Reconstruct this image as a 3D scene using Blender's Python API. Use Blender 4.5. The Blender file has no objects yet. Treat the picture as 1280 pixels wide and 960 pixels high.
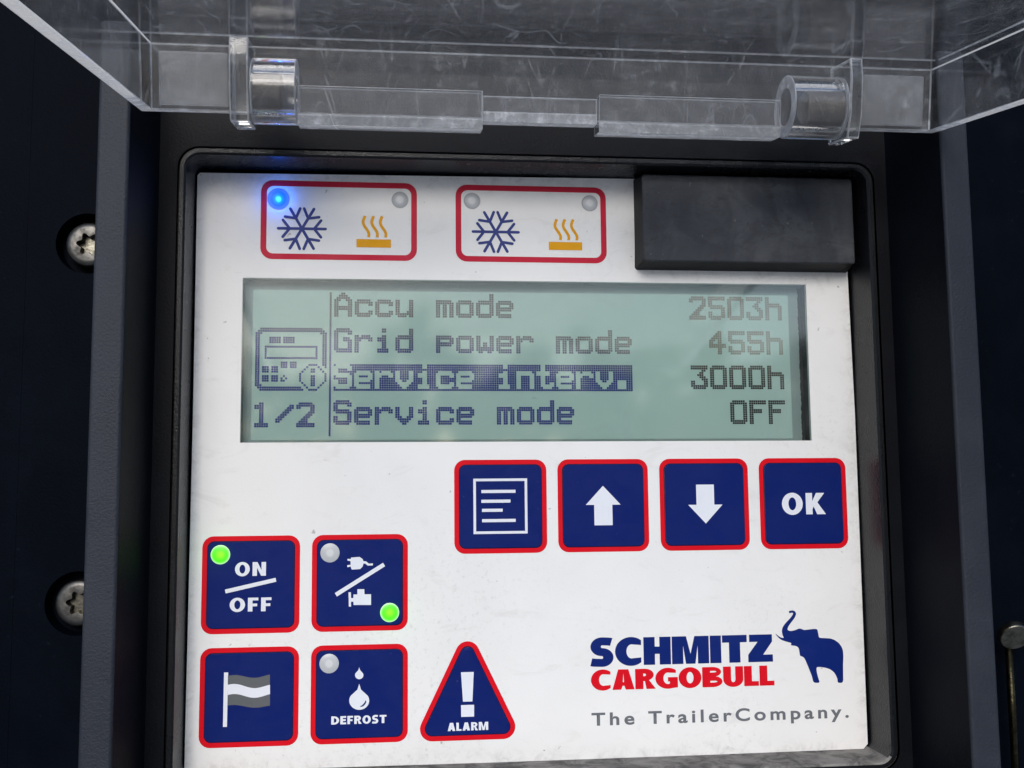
import bpy, bmesh, math, random
from mathutils import Vector, Matrix
from mathutils.geometry import tessellate_polygon
random.seed(7)
S = 0.001                       # all measurements below are millimetres
scene = bpy.context.scene
C = scene.collection
PI = math.pi

# ------------------------------------------------------------------ camera
# axes of the view in panel space (x right, y down, depth into the panel), and the lens position
VM = ((0.9943448, 0.0091483, -0.1058051), (0.0019477, 0.9945444, 0.1042957), (0.1061820, -0.1039120, 0.9889023))
VC = (-22.31688, -2.00016, -232.91379)
FPX = 1350.0
def conv(v): return Vector((v[0], v[2], -v[1]))
cam_data = bpy.data.cameras.new('camera')
cam = bpy.data.objects.new('camera', cam_data); C.objects.link(cam)
cx, cy, cz = conv(VM[0]), -conv(VM[1]), -conv(VM[2])
mw = Matrix(((cx.x, cy.x, cz.x), (cx.y, cy.y, cz.y), (cx.z, cy.z, cz.z))).to_4x4()
mw.translation = conv(VC) * S
cam.matrix_world = mw
cam_data.sensor_fit = 'HORIZONTAL'; cam_data.sensor_width = 36.0
cam_data.lens = 36.0 * FPX / 1280.0
cam_data.clip_start = 0.005; cam_data.clip_end = 500.0
scene.camera = cam
def at(u, v, h=0.0):
    """Point (x, z) in mm where the photo's pixel (u, v) meets the plane h mm in front of the panel."""
    r = ((u - 640) / FPX, (v - 480) / FPX, 1.0)
    d = [sum(VM[i][j] * r[i] for i in range(3)) for j in range(3)]
    k = (-h - VC[2]) / d[2]
    return (VC[0] + k * d[0], -(VC[1] + k * d[1]))

# ------------------------------------------------------------------ daylight
SUN_EL, SUN_AZ = math.radians(27), math.radians(190)     # azimuth clockwise from +Y
world = bpy.data.worlds.new('World'); scene.world = world
world.use_nodes = True
wn = world.node_tree.nodes; wl = world.node_tree.links
sky = wn.new('ShaderNodeTexSky'); sky.sky_type = 'NISHITA'; sky.sun_disc = False
sky.sun_elevation = SUN_EL; sky.sun_rotation = SUN_AZ
sky.air_density = 1.0; sky.dust_density = 0.7; sky.ozone_density = 1.0
wl.new(sky.outputs[0], wn['Background'].inputs['Color'])
wn['Background'].inputs['Strength'].default_value = 0.13
sun_d = bpy.data.lights.new('sun', 'SUN'); sun_d.energy = 1.5; sun_d.angle = math.radians(28); sun_d.color = (1.0, 0.96, 0.915)
sun = bpy.data.objects.new('sun', sun_d); C.objects.link(sun)
to_sun = Vector((math.sin(SUN_AZ) * math.cos(SUN_EL), math.cos(SUN_AZ) * math.cos(SUN_EL), math.sin(SUN_EL)))
sun.rotation_euler = to_sun.to_track_quat('Z', 'Y').to_euler()
scene.view_settings.view_transform = 'Standard'; scene.view_settings.look = 'None'
scene.view_settings.gamma = 1.0; scene.view_settings.use_curve_mapping = False
scene.view_settings.exposure = 0.55
scene.cycles.max_bounces = 12; scene.cycles.transparent_max_bounces = 24
scene.cycles.transmission_bounces = 12; scene.cycles.glossy_bounces = 6
scene.cycles.sample_clamp_indirect = 6.0

# ------------------------------------------------------------------ node helpers
def newmat(name):
    m = bpy.data.materials.new(name); m.use_nodes = True
    nt = m.node_tree
    return m, nt, nt.nodes['Principled BSDF'], nt.nodes['Material Output']
def N(nt, t, **kw):
    n = nt.nodes.new(t)
    for k, v in kw.items():
        if k.startswith('i_'): n.inputs[k[2:].replace('_', ' ')].default_value = v
        else: setattr(n, k, v)
    return n
def coords(nt, scale=(1, 1, 1), rot=(0, 0, 0), loc=(0, 0, 0)):
    tc = N(nt, 'ShaderNodeTexCoord'); mp = N(nt, 'ShaderNodeMapping')
    mp.inputs['Scale'].default_value = scale; mp.inputs['Rotation'].default_value = rot; mp.inputs['Location'].default_value = loc
    nt.links.new(tc.outputs['Object'], mp.inputs['Vector'])
    return mp.outputs['Vector']
def noise(nt, vec, scale, detail=3.0, rough=0.55, dist=0.0):
    n = N(nt, 'ShaderNodeTexNoise'); n.inputs['Scale'].default_value = scale; n.inputs['Detail'].default_value = detail
    n.inputs['Roughness'].default_value = rough; n.inputs['Distortion'].default_value = dist
    nt.links.new(vec, n.inputs['Vector']); return n.outputs['Fac']
def ramp(nt, fac, a, b, ca=0.0, cb=1.0):
    r = N(nt, 'ShaderNodeMapRange'); r.interpolation_type = 'SMOOTHSTEP'
    r.inputs['From Min'].default_value = a; r.inputs['From Max'].default_value = b
    r.inputs['To Min'].default_value = ca; r.inputs['To Max'].default_value = cb
    nt.links.new(fac, r.inputs['Value']); return r.outputs['Result']
def mth(nt, op, a, b=None, clamp=False):
    m = N(nt, 'ShaderNodeMath', operation=op, use_clamp=clamp)
    for k, v in enumerate((a, b)):
        if v is None: continue
        if isinstance(v, (int, float)): m.inputs[k].default_value = v
        else: nt.links.new(v, m.inputs[k])
    return m.outputs[0]
def mixc(nt, fac, a, b):
    m = N(nt, 'ShaderNodeMix', data_type='RGBA')
    for sock, v in ((m.inputs[0], fac), (m.inputs[6], a), (m.inputs[7], b)):
        if isinstance(v, (int, float)): sock.default_value = v
        elif isinstance(v, tuple): sock.default_value = v + (1,) if len(v) == 3 else v
        else: nt.links.new(v, sock)
    return m.outputs[2]
def bump(nt, bs, height, strength, dist):
    b = N(nt, 'ShaderNodeBump'); b.inputs['Strength'].default_value = strength; b.inputs['Distance'].default_value = dist
    nt.links.new(height, b.inputs['Height']); nt.links.new(b.outputs[0], bs.inputs['Normal'])

# ------------------------------------------------------------------ materials
def plastic(name, col, dust_col, rough, dust=0.25, grain=0.15, spec=0.5, speck=0.0, dirt_scale=60):
    """Moulded plastic with fine grain, patchy dust film and pale specks."""
    m, nt, bs, out = newmat(name)
    v = coords(nt)
    big = ramp(nt, noise(nt, v, dirt_scale, 5, 0.6, 0.6), 0.42, 0.72)
    streak = ramp(nt, noise(nt, coords(nt, (1, 1, 0.25)), 220, 4, 0.6), 0.45, 0.75)
    film = mth(nt, 'MULTIPLY', mth(nt, 'ADD', mth(nt, 'MULTIPLY', big, 0.65), mth(nt, 'MULTIPLY', streak, 0.35)), dust)
    sp = ramp(nt, noise(nt, v, 800, 2, 0.5), 0.70, 0.76, 0.0, speck)
    f = mth(nt, 'ADD', film, sp, True)
    nt.links.new(mixc(nt, f, col, dust_col), bs.inputs['Base Color'])
    nt.links.new(mth(nt, 'ADD', mth(nt, 'MULTIPLY', f, 0.3), rough, True), bs.inputs['Roughness'])
    bs.inputs['Specular IOR Level'].default_value = spec
    bump(nt, bs, noise(nt, v, 1900, 3, 0.65), grain * 1.8, 0.00022)
    return m
M_body = plastic('dark_body_plastic', (0.0012, 0.0022, 0.0048), (0.007, 0.010, 0.017), 0.5, 0.2, 0.2, 0.018, 0.45)
M_rim = plastic('grey_rim_plastic', (0.0165, 0.0195, 0.028), (0.045, 0.049, 0.060), 0.5, 0.4, 0.35, 0.22, 0.15)
M_wall = plastic('recess_wall_plastic', (0.003, 0.004, 0.0065), (0.011, 0.013, 0.017), 0.5, 0.2, 0.2, 0.06, 0.5)
M_step = plastic('recess_step_plastic', (0.0035, 0.004, 0.0058), (0.013, 0.014, 0.018), 0.45, 0.3, 0.2, 0.1, 0.7)
M_bezel = plastic('bezel_plastic', (0.0065, 0.007, 0.0085), (0.024, 0.024, 0.026), 0.27, 0.2, 0.2, 0.22, 0.5)
M_cover = plastic('cover_plastic', (0.034, 0.037, 0.044), (0.12, 0.122, 0.127), 0.55, 0.5, 0.3, 0.2, 0.6, 90)
def scuff(m):
    nt = m.node_tree; bs = nt.nodes['Principled BSDF']
    old = bs.inputs['Base Color'].links[0].from_socket
    a = ramp(nt, noise(nt, coords(nt, (1, 1, 2.5), (0, .4, 0)), 150, 6, .75, 2.2), 0.50, 0.68)
    w = N(nt, 'ShaderNodeTexWave'); w.inputs['Scale'].default_value = 26; w.inputs['Distortion'].default_value = 14; w.inputs['Detail'].default_value = 4
    nt.links.new(coords(nt), w.inputs['Vector'])
    b = mth(nt, 'MULTIPLY', ramp(nt, w.outputs['Fac'], 0.90, 1.0), ramp(nt, noise(nt, coords(nt), 40, 3), .45, .65))
    f = mth(nt, 'ADD', mth(nt, 'MULTIPLY', a, 0.5), mth(nt, 'MULTIPLY', b, 0.35), True)
    nt.links.new(mixc(nt, f, old, (0.022, 0.024, 0.027)), bs.inputs['Base Color'])
scuff(M_cover)
M_coverside = plastic('cover_side_plastic', (0.012, 0.012, 0.013), (0.03, 0.03, 0.03), 0.5, 0.3, 0.2, 0.12, 0.3)

def dusty_mat():
    m, nt, bs, out = newmat('dusty_ledge_plastic')
    v = coords(nt)
    f = ramp(nt, noise(nt, v, 180, 6, 0.7, 0.8), 0.3, 0.7)
    nt.links.new(mixc(nt, f, (0.05, 0.048, 0.045), (0.26, 0.245, 0.225)), bs.inputs['Base Color'])
    bs.inputs['Roughness'].default_value = 0.9
    bump(nt, bs, noise(nt, v, 1200, 4, 0.7), 0.5, 0.0003)
    return m
M_dusty = dusty_mat()

def panel_mat():
    m, nt, bs, out = newmat('white_panel_foil')
    v = coords(nt)
    cloud = ramp(nt, noise(nt, v, 28, 4, 0.6, 0.5), 0.35, 0.75)
    smear = ramp(nt, noise(nt, coords(nt, (1, 1, 2.2), (0, 0.5, 0)), 75, 6, 0.7, 1.2), 0.53, 0.74)
    c1 = mixc(nt, cloud, (0.825, 0.803, 0.775), (0.785, 0.762, 0.735))
    c2 = mixc(nt, mth(nt, 'MULTIPLY', smear, 0.30), c1, (0.58, 0.55, 0.51))
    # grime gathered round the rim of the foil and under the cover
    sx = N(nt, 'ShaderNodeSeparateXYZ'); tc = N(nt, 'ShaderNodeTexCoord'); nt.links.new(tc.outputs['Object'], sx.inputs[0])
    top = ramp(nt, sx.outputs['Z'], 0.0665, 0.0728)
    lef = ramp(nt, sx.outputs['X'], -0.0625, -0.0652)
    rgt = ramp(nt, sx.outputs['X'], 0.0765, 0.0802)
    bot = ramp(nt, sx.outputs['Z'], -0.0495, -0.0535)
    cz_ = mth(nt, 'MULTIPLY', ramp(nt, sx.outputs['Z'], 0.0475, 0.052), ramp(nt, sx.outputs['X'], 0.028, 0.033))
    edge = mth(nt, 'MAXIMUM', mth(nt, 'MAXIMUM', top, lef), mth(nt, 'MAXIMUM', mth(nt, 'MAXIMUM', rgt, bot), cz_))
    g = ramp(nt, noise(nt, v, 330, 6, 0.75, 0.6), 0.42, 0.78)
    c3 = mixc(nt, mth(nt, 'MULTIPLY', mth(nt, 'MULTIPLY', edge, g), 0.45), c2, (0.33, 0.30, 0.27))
    patch = ramp(nt, noise(nt, v, 17, 2, 0.5), 0.50, 0.66)
    grit = ramp(nt, noise(nt, v, 850, 4, 0.75), 0.52, 0.72)
    c3 = mixc(nt, mth(nt, 'MULTIPLY', mth(nt, 'MULTIPLY', patch, grit), 0.34), c3, (0.40, 0.38, 0.355))
    speck = ramp(nt, noise(nt, v, 520, 2, 0.5), 0.715, 0.77)
    c4 = mixc(nt, mth(nt, 'MULTIPLY', speck, 0.6), c3, (0.25, 0.22, 0.19))
    hair = ramp(nt, noise(nt, coords(nt, (1, 1, 7), (0, 0.6, 0)), 160, 2, 0.5), 0.76, 0.80)
    c5 = mixc(nt, mth(nt, 'MULTIPLY', hair, 0.35), c4, (0.45, 0.42, 0.40))
    nt.links.new(c5, bs.inputs['Base Color'])
    bs.inputs['Roughness'].default_value = 0.42; bs.inputs['Specular IOR Level'].default_value = 0.35
    bump(nt, bs, noise(nt, v, 2200, 3, 0.6), 0.25, 0.0001)
    return m
M_panel = panel_mat()

def print_mat(name, col, var=0.12, rough=0.40, spec=0.10):
    m, nt, bs, out = newmat(name)
    v = coords(nt)
    f = ramp(nt, noise(nt, v, 70, 5, 0.65, 0.5), 0.35, 0.75)
    dust = ramp(nt, noise(nt, v, 700, 3, 0.6), 0.70, 0.80, 0, 0.3)
    c = mixc(nt, mth(nt, 'MULTIPLY', f, var), col, tuple(min(1, x * 1.3 + 0.02) for x in col))
    nt.links.new(mixc(nt, dust, c, tuple(0.7 * x + 0.10 for x in col)), bs.inputs['Base Color'])
    nt.links.new(ramp(nt, noise(nt, coords(nt, (1, 1, 1.6), (0, .7, 0)), 110, 5, .7, 1.0), .35, .7, rough - .1, rough + .16), bs.inputs['Roughness']); bs.inputs['Specular IOR Level'].default_value = spec
    bump(nt, bs, noise(nt, v, 1500, 3, 0.6), 0.25, 0.00012)
    return m
M_red = print_mat('red_print', (0.66, 0.004, 0.014))
M_crim = print_mat('crimson_print', (0.55, 0.018, 0.045))
M_navy = print_mat('navy_print', (0.003, 0.013, 0.120), 0.08)
M_shadowline = print_mat('key_shadow_print', (0.012, 0.008, 0.03))  # dark ring paints the shadow line round each raised key
M_white = print_mat('white_print', (0.74, 0.75, 0.80))
M_grey = print_mat('grey_flag_print', (0.115, 0.12, 0.125))
M_text = print_mat('grey_tagline_print', (0.14, 0.145, 0.16))
M_blue = print_mat('blue_logo_print', (0.004, 0.017, 0.14))
M_violet = print_mat('snowflake_print', (0.045, 0.06, 0.22))
M_orange = print_mat('orange_print', (0.75, 0.34, 0.008))

def led_mat(name, core, mid, rim, r, e, halo=None):
    """Lit lamp behind a translucent lens: emission fades from its centre outwards."""
    m, nt, bs, out = newmat(name)
    tc = N(nt, 'ShaderNodeTexCoord'); ln = N(nt, 'ShaderNodeVectorMath', operation='LENGTH')
    nt.links.new(tc.outputs['Object'], ln.inputs[0])
    cr = N(nt, 'ShaderNodeValToRGB'); el = cr.color_ramp.elements
    nt.links.new(mth(nt, 'DIVIDE', ln.outputs['Value'], r * S), cr.inputs[0])
    stops = [(0.0, core), (0.22, core), (0.55, mid), (0.80, mid), (1.0, rim)] if halo is None else halo
    el[0].position, el[0].color = stops[0][0], stops[0][1] + (1,)
    el[1].position, el[1].color = stops[-1][0], stops[-1][1] + (1,)
    for p, c in stops[1:-1]:
        n = el.new(p); n.color = c + (1,)
    d_ = mth(nt, 'DIVIDE', ln.outputs['Value'], r * S)
    if halo is None: bc = mixc(nt, ramp(nt, d_, 0.72, 1.0), (0.03, 0.30, 0.01), (0.45, 0.55, 0.42))
    else: bc = mixc(nt, ramp(nt, d_, 0.55, 1.05), (0.0, 0.02, 0.20), (0.25, 0.32, 0.7))
    nt.links.new(bc, bs.inputs['Base Color'])
    bs.inputs['Roughness'].default_value = 0.4
    nt.links.new(cr.outputs[0], bs.inputs['Emission Color']); bs.inputs['Emission Strength'].default_value = e
    return m
M_green = led_mat('green_led', (0.20, 0.85, 0.0), (0.06, 0.72, 0.0), (0.12, 0.25, 0.10), 2.0, 0.9)
M_bluel = led_mat('blue_led', None, None, None, 2.35, 1.0,
    [(0.0, (0.25, 0.95, 1.2)), (0.15, (0.06, 0.65, 1.2)), (0.32, (0.0, 0.17, 0.9)), (0.62, (0.0, 0.07, 0.80)), (0.85, (0.0, 0.03, 0.45)), (1.0, (0.0, 0.01, 0.2))])
def lens_mat(name, c1, c2, r):
    m, nt, bs, out = newmat(name)
    tc = N(nt, 'ShaderNodeTexCoord'); ln = N(nt, 'ShaderNodeVectorMath', operation='LENGTH')
    nt.links.new(tc.outputs['Object'], ln.inputs[0])
    d = mth(nt, 'DIVIDE', ln.outputs['Value'], r * S)
    f = mth(nt, 'ADD', ramp(nt, d, 0.25, 0.6), mth(nt, 'MULTIPLY', noise(nt, tc.outputs['Object'], 900, 3), 0.35), True)
    nt.links.new(mixc(nt, f, c1, c2), bs.inputs['Base Color'])
    bs.inputs['Roughness'].default_value = 0.35
    return m
M_lens = lens_mat('unlit_led_lens', (0.66, 0.66, 0.65), (0.49, 0.50, 0.51), 2.0)
M_ring = print_mat('led_ring', (0.42, 0.42, 0.42))

def metal_mat(name, col, rough, scale=500):
    m, nt, bs, out = newmat(name)
    v = coords(nt)
    f = ramp(nt, noise(nt, v, scale, 5, 0.7), 0.35, 0.7)
    nt.links.new(mixc(nt, f, col, tuple(x * 0.35 for x in col)), bs.inputs['Base Color'])
    bs.inputs['Metallic'].default_value = 1.0
    nt.links.new(ramp(nt, f, 0, 1, rough, min(1, rough + 0.25)), bs.inputs['Roughness'])
    bump(nt, bs, noise(nt, v, scale * 2, 4, 0.6), 0.35, 0.0002)
    return m
M_steel = metal_mat('dull_steel', (0.10, 0.096, 0.09), 0.40, 300)
M_dsteel = metal_mat('dark_steel', (0.15, 0.14, 0.115), 0.30)
M_brass = metal_mat('worn_brass', (0.05, 0.043, 0.025), 0.25)
M_pin = plastic('pin_plastic', (0.16, 0.14, 0.12), (0.36, 0.34, 0.31), 0.5, 0.6, 0.3, 0.5, 0.2, 200)

def acrylic_mat(name, haze, scratch, tint=0.96, rough=0.02, glow=0.4, base=0.0, sheet=False):
    """Clear sheet: see-through with surface reflection, plus a film of dirt, scuffs and scratches."""
    m, nt, bs, out = newmat(name); nt.nodes.remove(bs)
    v = coords(nt)
    bmp = N(nt, 'ShaderNodeBump'); bmp.inputs['Strength'].default_value = 0.12; bmp.inputs['Distance'].default_value = 0.0003
    nt.links.new(noise(nt, v, 70, 3), bmp.inputs['Height'])
    if sheet:                       # wall a few mm thick: light passes straight, both faces mirror a little
        geo = N(nt, 'ShaderNodeNewGeometry')
        ior = mth(nt, 'POWER', 1.49, mth(nt, 'SUBTRACT', 1.0, mth(nt, 'MULTIPLY', geo.outputs['Backfacing'], 2.0)))
        fr = N(nt, 'ShaderNodeFresnel'); nt.links.new(ior, fr.inputs['IOR'])
        tr = N(nt, 'ShaderNodeBsdfTransparent'); tr.inputs[0].default_value = (tint, tint, tint, 1)
        m1 = N(nt, 'ShaderNodeBsdfGlossy'); m1.inputs['Color'].default_value = (.95, .95, .95, 1)
    else: m1 = N(nt, 'ShaderNodeBsdfGlass'); m1.inputs['IOR'].default_value = 1.49
    m1.inputs['Roughness'].default_value = rough
    nt.links.new(bmp.outputs[0], m1.inputs['Normal'])
    if sheet:
        ms = N(nt, 'ShaderNodeMixShader'); nt.links.new(fr.outputs[0], ms.inputs[0]); nt.links.new(tr.outputs[0], ms.inputs[1]); nt.links.new(m1.outputs[0], ms.inputs[2]); m1 = ms
    else: m1.inputs['Color'].default_value = (tint, tint, tint, 1)
    film = ramp(nt, noise(nt, v, 60, 7, 0.72, 1.0), 0.38, 0.78, 0.15, 1.0)
    fine = ramp(nt, noise(nt, v, 420, 5, 0.7), 0.45, 0.75, 0.3, 1.0)
    tot = mth(nt, 'MULTIPLY', mth(nt, 'MULTIPLY', film, fine), haze)
    for ang, sc, wd, st in ((0.5, 60, .006, 1.0), (0.9, 100, .007, .8), (-0.4, 80, .006, .8), (1.3, 130, .008, .7), (0.1, 150, .008, .7)):
        sv = coords(nt, (1, 0.22, 0.35), (0, 0, ang), (ang, 0, ang * .3))
        ln = mth(nt, 'ABSOLUTE', mth(nt, 'SUBTRACT', noise(nt, sv, sc, 1.5, 0.4, 0.3), 0.5))
        ln = ramp(nt, ln, wd * .4, wd, 1.0, 0.0)
        part = ramp(nt, noise(nt, coords(nt, (1, 1, 1), (0, 0, 0), (ang, ang, 0)), sc * 1.3, 3, 0.6), 0.50, 0.60)
        tot = mth(nt, 'MAXIMUM', tot, mth(nt, 'MULTIPLY', mth(nt, 'MULTIPLY', ln, part), scratch * st))
    dots = ramp(nt, noise(nt, v, 650, 2, 0.5), 0.72, 0.78, 0, scratch * 0.9)
    tot = mth(nt, 'MAXIMUM', tot, dots, True)
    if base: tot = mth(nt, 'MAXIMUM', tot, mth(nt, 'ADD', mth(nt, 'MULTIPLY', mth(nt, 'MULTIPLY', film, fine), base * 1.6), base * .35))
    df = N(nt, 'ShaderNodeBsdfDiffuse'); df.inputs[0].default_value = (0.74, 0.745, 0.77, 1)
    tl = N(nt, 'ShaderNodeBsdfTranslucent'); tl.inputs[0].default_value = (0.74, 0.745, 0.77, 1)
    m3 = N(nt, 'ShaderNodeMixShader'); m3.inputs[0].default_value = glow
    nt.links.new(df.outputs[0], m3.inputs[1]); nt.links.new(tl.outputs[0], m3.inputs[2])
    m2 = N(nt, 'ShaderNodeMixShader'); nt.links.new(tot, m2.inputs[0]); nt.links.new(m1.outputs[0], m2.inputs[1]); nt.links.new(m3.outputs[0], m2.inputs[2])
    nt.links.new(m2.outputs[0], out.inputs['Surface'])
    return m
M_acr = acrylic_mat('scratched_clear_acrylic', 0.16, 0.21, 0.96, 0.10, 0.35, 0.0, True)
M_edge = acrylic_mat('lit_acrylic_edge', 0.5, 0.6, 0.97, 0.05, 0.45, 0.85)  # whitish film puts the light piped to clear edges into the colour
M_rear = acrylic_mat('dusty_acrylic_rear', 0.5, 0.15, 0.96, 0.15, 0.3, 0.16, True)
M_pad = acrylic_mat('frosted_acrylic_block', 0.4, 0.2, 0.96, 0.2, 0.25, 0.20, True)
M_hinge = acrylic_mat('clear_hinge_acrylic', 0.16, 0.15, 0.94, 0.02, 0.4, 0.03)

def window_mat():
    m, nt, bs, out = newmat('display_window_gloss'); nt.nodes.remove(bs)
    fr = N(nt, 'ShaderNodeFresnel'); fr.inputs['IOR'].default_value = 1.95
    tr = N(nt, 'ShaderNodeBsdfTransparent'); tr.inputs[0].default_value = (0.95, 0.97, 0.96, 1)
    gl = N(nt, 'ShaderNodeBsdfGlossy'); gl.inputs['Roughness'].default_value = 0.06
    v = coords(nt)
    m1 = N(nt, 'ShaderNodeMixShader'); nt.links.new(fr.outputs[0], m1.inputs[0]); nt.links.new(tr.outputs[0], m1.inputs[1]); nt.links.new(gl.outputs[0], m1.inputs[2])
    tot = ramp(nt, noise(nt, v, 55, 6, 0.7, 1.4), 0.45, 0.8, 0.01, 0.10)
    hair = ramp(nt, noise(nt, coords(nt, (1, 1, 6), (0, 0.7, 0)), 130, 2, 0.5, 1.0), 0.73, 0.78, 0, 0.16)
    tot = mth(nt, 'MAXIMUM', tot, hair)
    df = N(nt, 'ShaderNodeBsdfDiffuse'); df.inputs[0].default_value = (0.5, 0.52, 0.52, 1)
    m2 = N(nt, 'ShaderNodeMixShader'); nt.links.new(tot, m2.inputs[0]); nt.links.new(m1.outputs[0], m2.inputs[1]); nt.links.new(df.outputs[0], m2.inputs[2])
    nt.links.new(m2.outputs[0], out.inputs['Surface'])
    return m
M_window = window_mat()
def lcd_mat(name, a, b, glow=0.0):
    m, nt, bs, out = newmat(name)
    v = coords(nt)
    f = ramp(nt, noise(nt, v, 22, 3, 0.5, 0.4), 0.3, 0.7)
    nt.links.new(mixc(nt, f, a, b), bs.inputs['Base Color'])
    bs.inputs['Roughness'].default_value = 0.6; bs.inputs['Specular IOR Level'].default_value = 0.2
    bs.inputs['Emission Color'].default_value = (0.50, 0.80, 0.75, 1); bs.inputs['Emission Strength'].default_value = glow
    return m
M_lcd = lcd_mat('lcd_polariser', (0.37, 0.48, 0.455), (0.41, 0.52, 0.49), 0.12)
M_lcdrim = lcd_mat('lcd_glass_margin', (0.33, 0.43, 0.43), (0.37, 0.47, 0.465))
M_lcdwall = lcd_mat('lcd_frame_side', (0.15, 0.20, 0.19), (0.20, 0.25, 0.24))
M_lcddark = lcd_mat('lcd_frame_seal', (0.015, 0.02, 0.025), (0.03, 0.034, 0.04))
def dot_mat():
    """Liquid crystal dots: viewing-angle tint and glare painted in, blue low down, brown-grey near top right."""
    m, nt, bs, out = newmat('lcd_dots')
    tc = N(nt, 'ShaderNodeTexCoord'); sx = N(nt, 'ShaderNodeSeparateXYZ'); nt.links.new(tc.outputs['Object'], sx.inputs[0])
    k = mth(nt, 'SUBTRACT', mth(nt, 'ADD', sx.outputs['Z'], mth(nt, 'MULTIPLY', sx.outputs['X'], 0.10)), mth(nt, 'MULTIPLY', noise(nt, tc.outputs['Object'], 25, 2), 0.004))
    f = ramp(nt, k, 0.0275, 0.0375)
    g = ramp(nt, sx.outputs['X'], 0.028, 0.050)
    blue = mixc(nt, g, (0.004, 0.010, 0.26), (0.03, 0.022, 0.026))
    brown = mixc(nt, ramp(nt, sx.outputs['X'], 0.01, 0.055), (0.16, 0.145, 0.15), (0.36, 0.34, 0.29))  # paler to the right: glare wash painted into the dot colour
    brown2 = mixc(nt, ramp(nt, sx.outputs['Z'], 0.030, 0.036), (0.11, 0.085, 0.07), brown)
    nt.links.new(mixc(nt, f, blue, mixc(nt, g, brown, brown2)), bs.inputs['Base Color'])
    bs.inputs['Roughness'].default_value = 0.6; bs.inputs['Specular IOR Level'].default_value = 0.1
    return m
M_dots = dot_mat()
def wall_mat():
    m, nt, bs, out = newmat('trailer_wall_paint')
    v = coords(nt)
    nt.links.new(mixc(nt, ramp(nt, noise(nt, v, 6, 5, 0.6), 0.35, 0.7), (0.66, 0.63, 0.59), (0.54, 0.51, 0.47)), bs.inputs['Base Color'])
    bs.inputs['Roughness'].default_value = 0.5
    return m
M_trailer = wall_mat()

# ------------------------------------------------------------------ geometry helpers
def V(x, h, z): return Vector((x * S, -h * S, z * S))
def obj(name, bm, mats, parent=None, smooth=False, base=None):
    me = bpy.data.meshes.new(name)
    bmesh.ops.recalc_face_normals(bm, faces=bm.faces)
    if base is not None: bmesh.ops.translate(bm, verts=bm.verts, vec=-Vector(base))
    bm.to_mesh(me); bm.free()
    for m in (mats if isinstance(mats, (list, tuple)) else [mats]): me.materials.append(m)
    if smooth:
        for p in me.polygons: p.use_smooth = True
    o = bpy.data.objects.new(name, me); C.objects.link(o)
    if base is not None: o.location = base
    if parent is not None:
        o.parent = parent
        o.matrix_parent_inverse = parent_world(parent).inverted()
    return o
def parent_world(p):
    m = Matrix.LocRotScale(p.location, p.rotation_euler, p.scale)
    return (parent_world(p.parent) @ p.matrix_parent_inverse @ m) if p.parent else m
def thing(name, loc, label, cat, group=None):
    o = bpy.data.objects.new(name, None); C.objects.link(o)
    o.empty_display_size = 0.01; o.location = loc
    o['label'] = label; o['category'] = cat
    if group: o['group'] = group
    return o
def bevel(o, w, seg=2, mat=-1, ang=35):
    b = o.modifiers.new('bevel', 'BEVEL'); b.width = w * S; b.segments = seg; b.limit_method = 'ANGLE'; b.angle_limit = math.radians(ang)
    b.material = mat
    for p in o.data.polygons: p.use_smooth = True
    o.modifiers.new('weighted', 'WEIGHTED_NORMAL').keep_sharp = True
def poly(bm, loops, h, mi=0, thick=0.0):
    """Flat (or thick) face from 2-D loops in mm: the first outlines it, the rest are holes or further islands."""
    pts = [[Vector((x, z, 0)) for x, z in lp] for lp in loops]
    tris = tessellate_polygon(pts)
    flat = [p for lp in pts for p in lp]
    def layer(hh): return [bm.verts.new(V(p.x, hh, p.y)) for p in flat]
    fr = layer(h)
    fs = []
    for t in tris:
        try: fs.append(bm.faces.new([fr[i] for i in t]))
        except ValueError: pass
    if thick:
        bk = layer(h - thick); k = 0
        for t in tris:
            try: fs.append(bm.faces.new([bk[i] for i in reversed(t)]))
            except ValueError: pass
        for lp in pts:
            n = len(lp)
            for i in range(n):
                fs.append(bm.faces.new([fr[k + i], fr[k + (i + 1) % n], bk[k + (i + 1) % n], bk[k + i]]))
            k += n
    else:
        for f in fs:
            f.normal_update()
            if f.normal.y > 0: f.normal_flip()
    for f in fs: f.material_index = mi
    return fs
def flat(name, polys, h, mat, parent, base=None):
    """One printed sheet made of several separate shapes."""
    bm = bmesh.new()
    for loops in polys: poly(bm, loops, h)
    me_o = obj_keep(name, bm, mat, parent, base)
    return me_o
def obj_keep(name, bm, mats, parent, base=None):
    me = bpy.data.meshes.new(name)
    if base is not None: bmesh.ops.translate(bm, verts=bm.verts, vec=-Vector(base))
    bm.to_mesh(me); bm.free()
    for m in (mats if isinstance(mats, (list, tuple)) else [mats]): me.materials.append(m)
    o = bpy.data.objects.new(name, me); C.objects.link(o)
    if base is not None: o.location = base
    if parent is not None:
        o.parent = parent; o.matrix_parent_inverse = parent_world(parent).inverted()
    return o
def rrect(x0, x1, z0, z1, r, n=6):
    out = []
    for cx_, cz_, a0 in ((x1 - r, z1 - r, 0), (x0 + r, z1 - r, 90), (x0 + r, z0 + r, 180), (x1 - r, z0 + r, 270)):
        for i in range(n + 1):
            a = math.radians(a0 + 90 * i / n)
            out.append((cx_ + r * math.cos(a), cz_ + r * math.sin(a)))
    return out
def circ(x, z, r, n=40): return [(x + r * math.cos(2 * PI * i / n), z + r * math.sin(2 * PI * i / n)) for i in range(n)]
def rect(x0, x1, z0, z1): return [(x0, z0), (x1, z0), (x1, z1), (x0, z1)]
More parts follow.
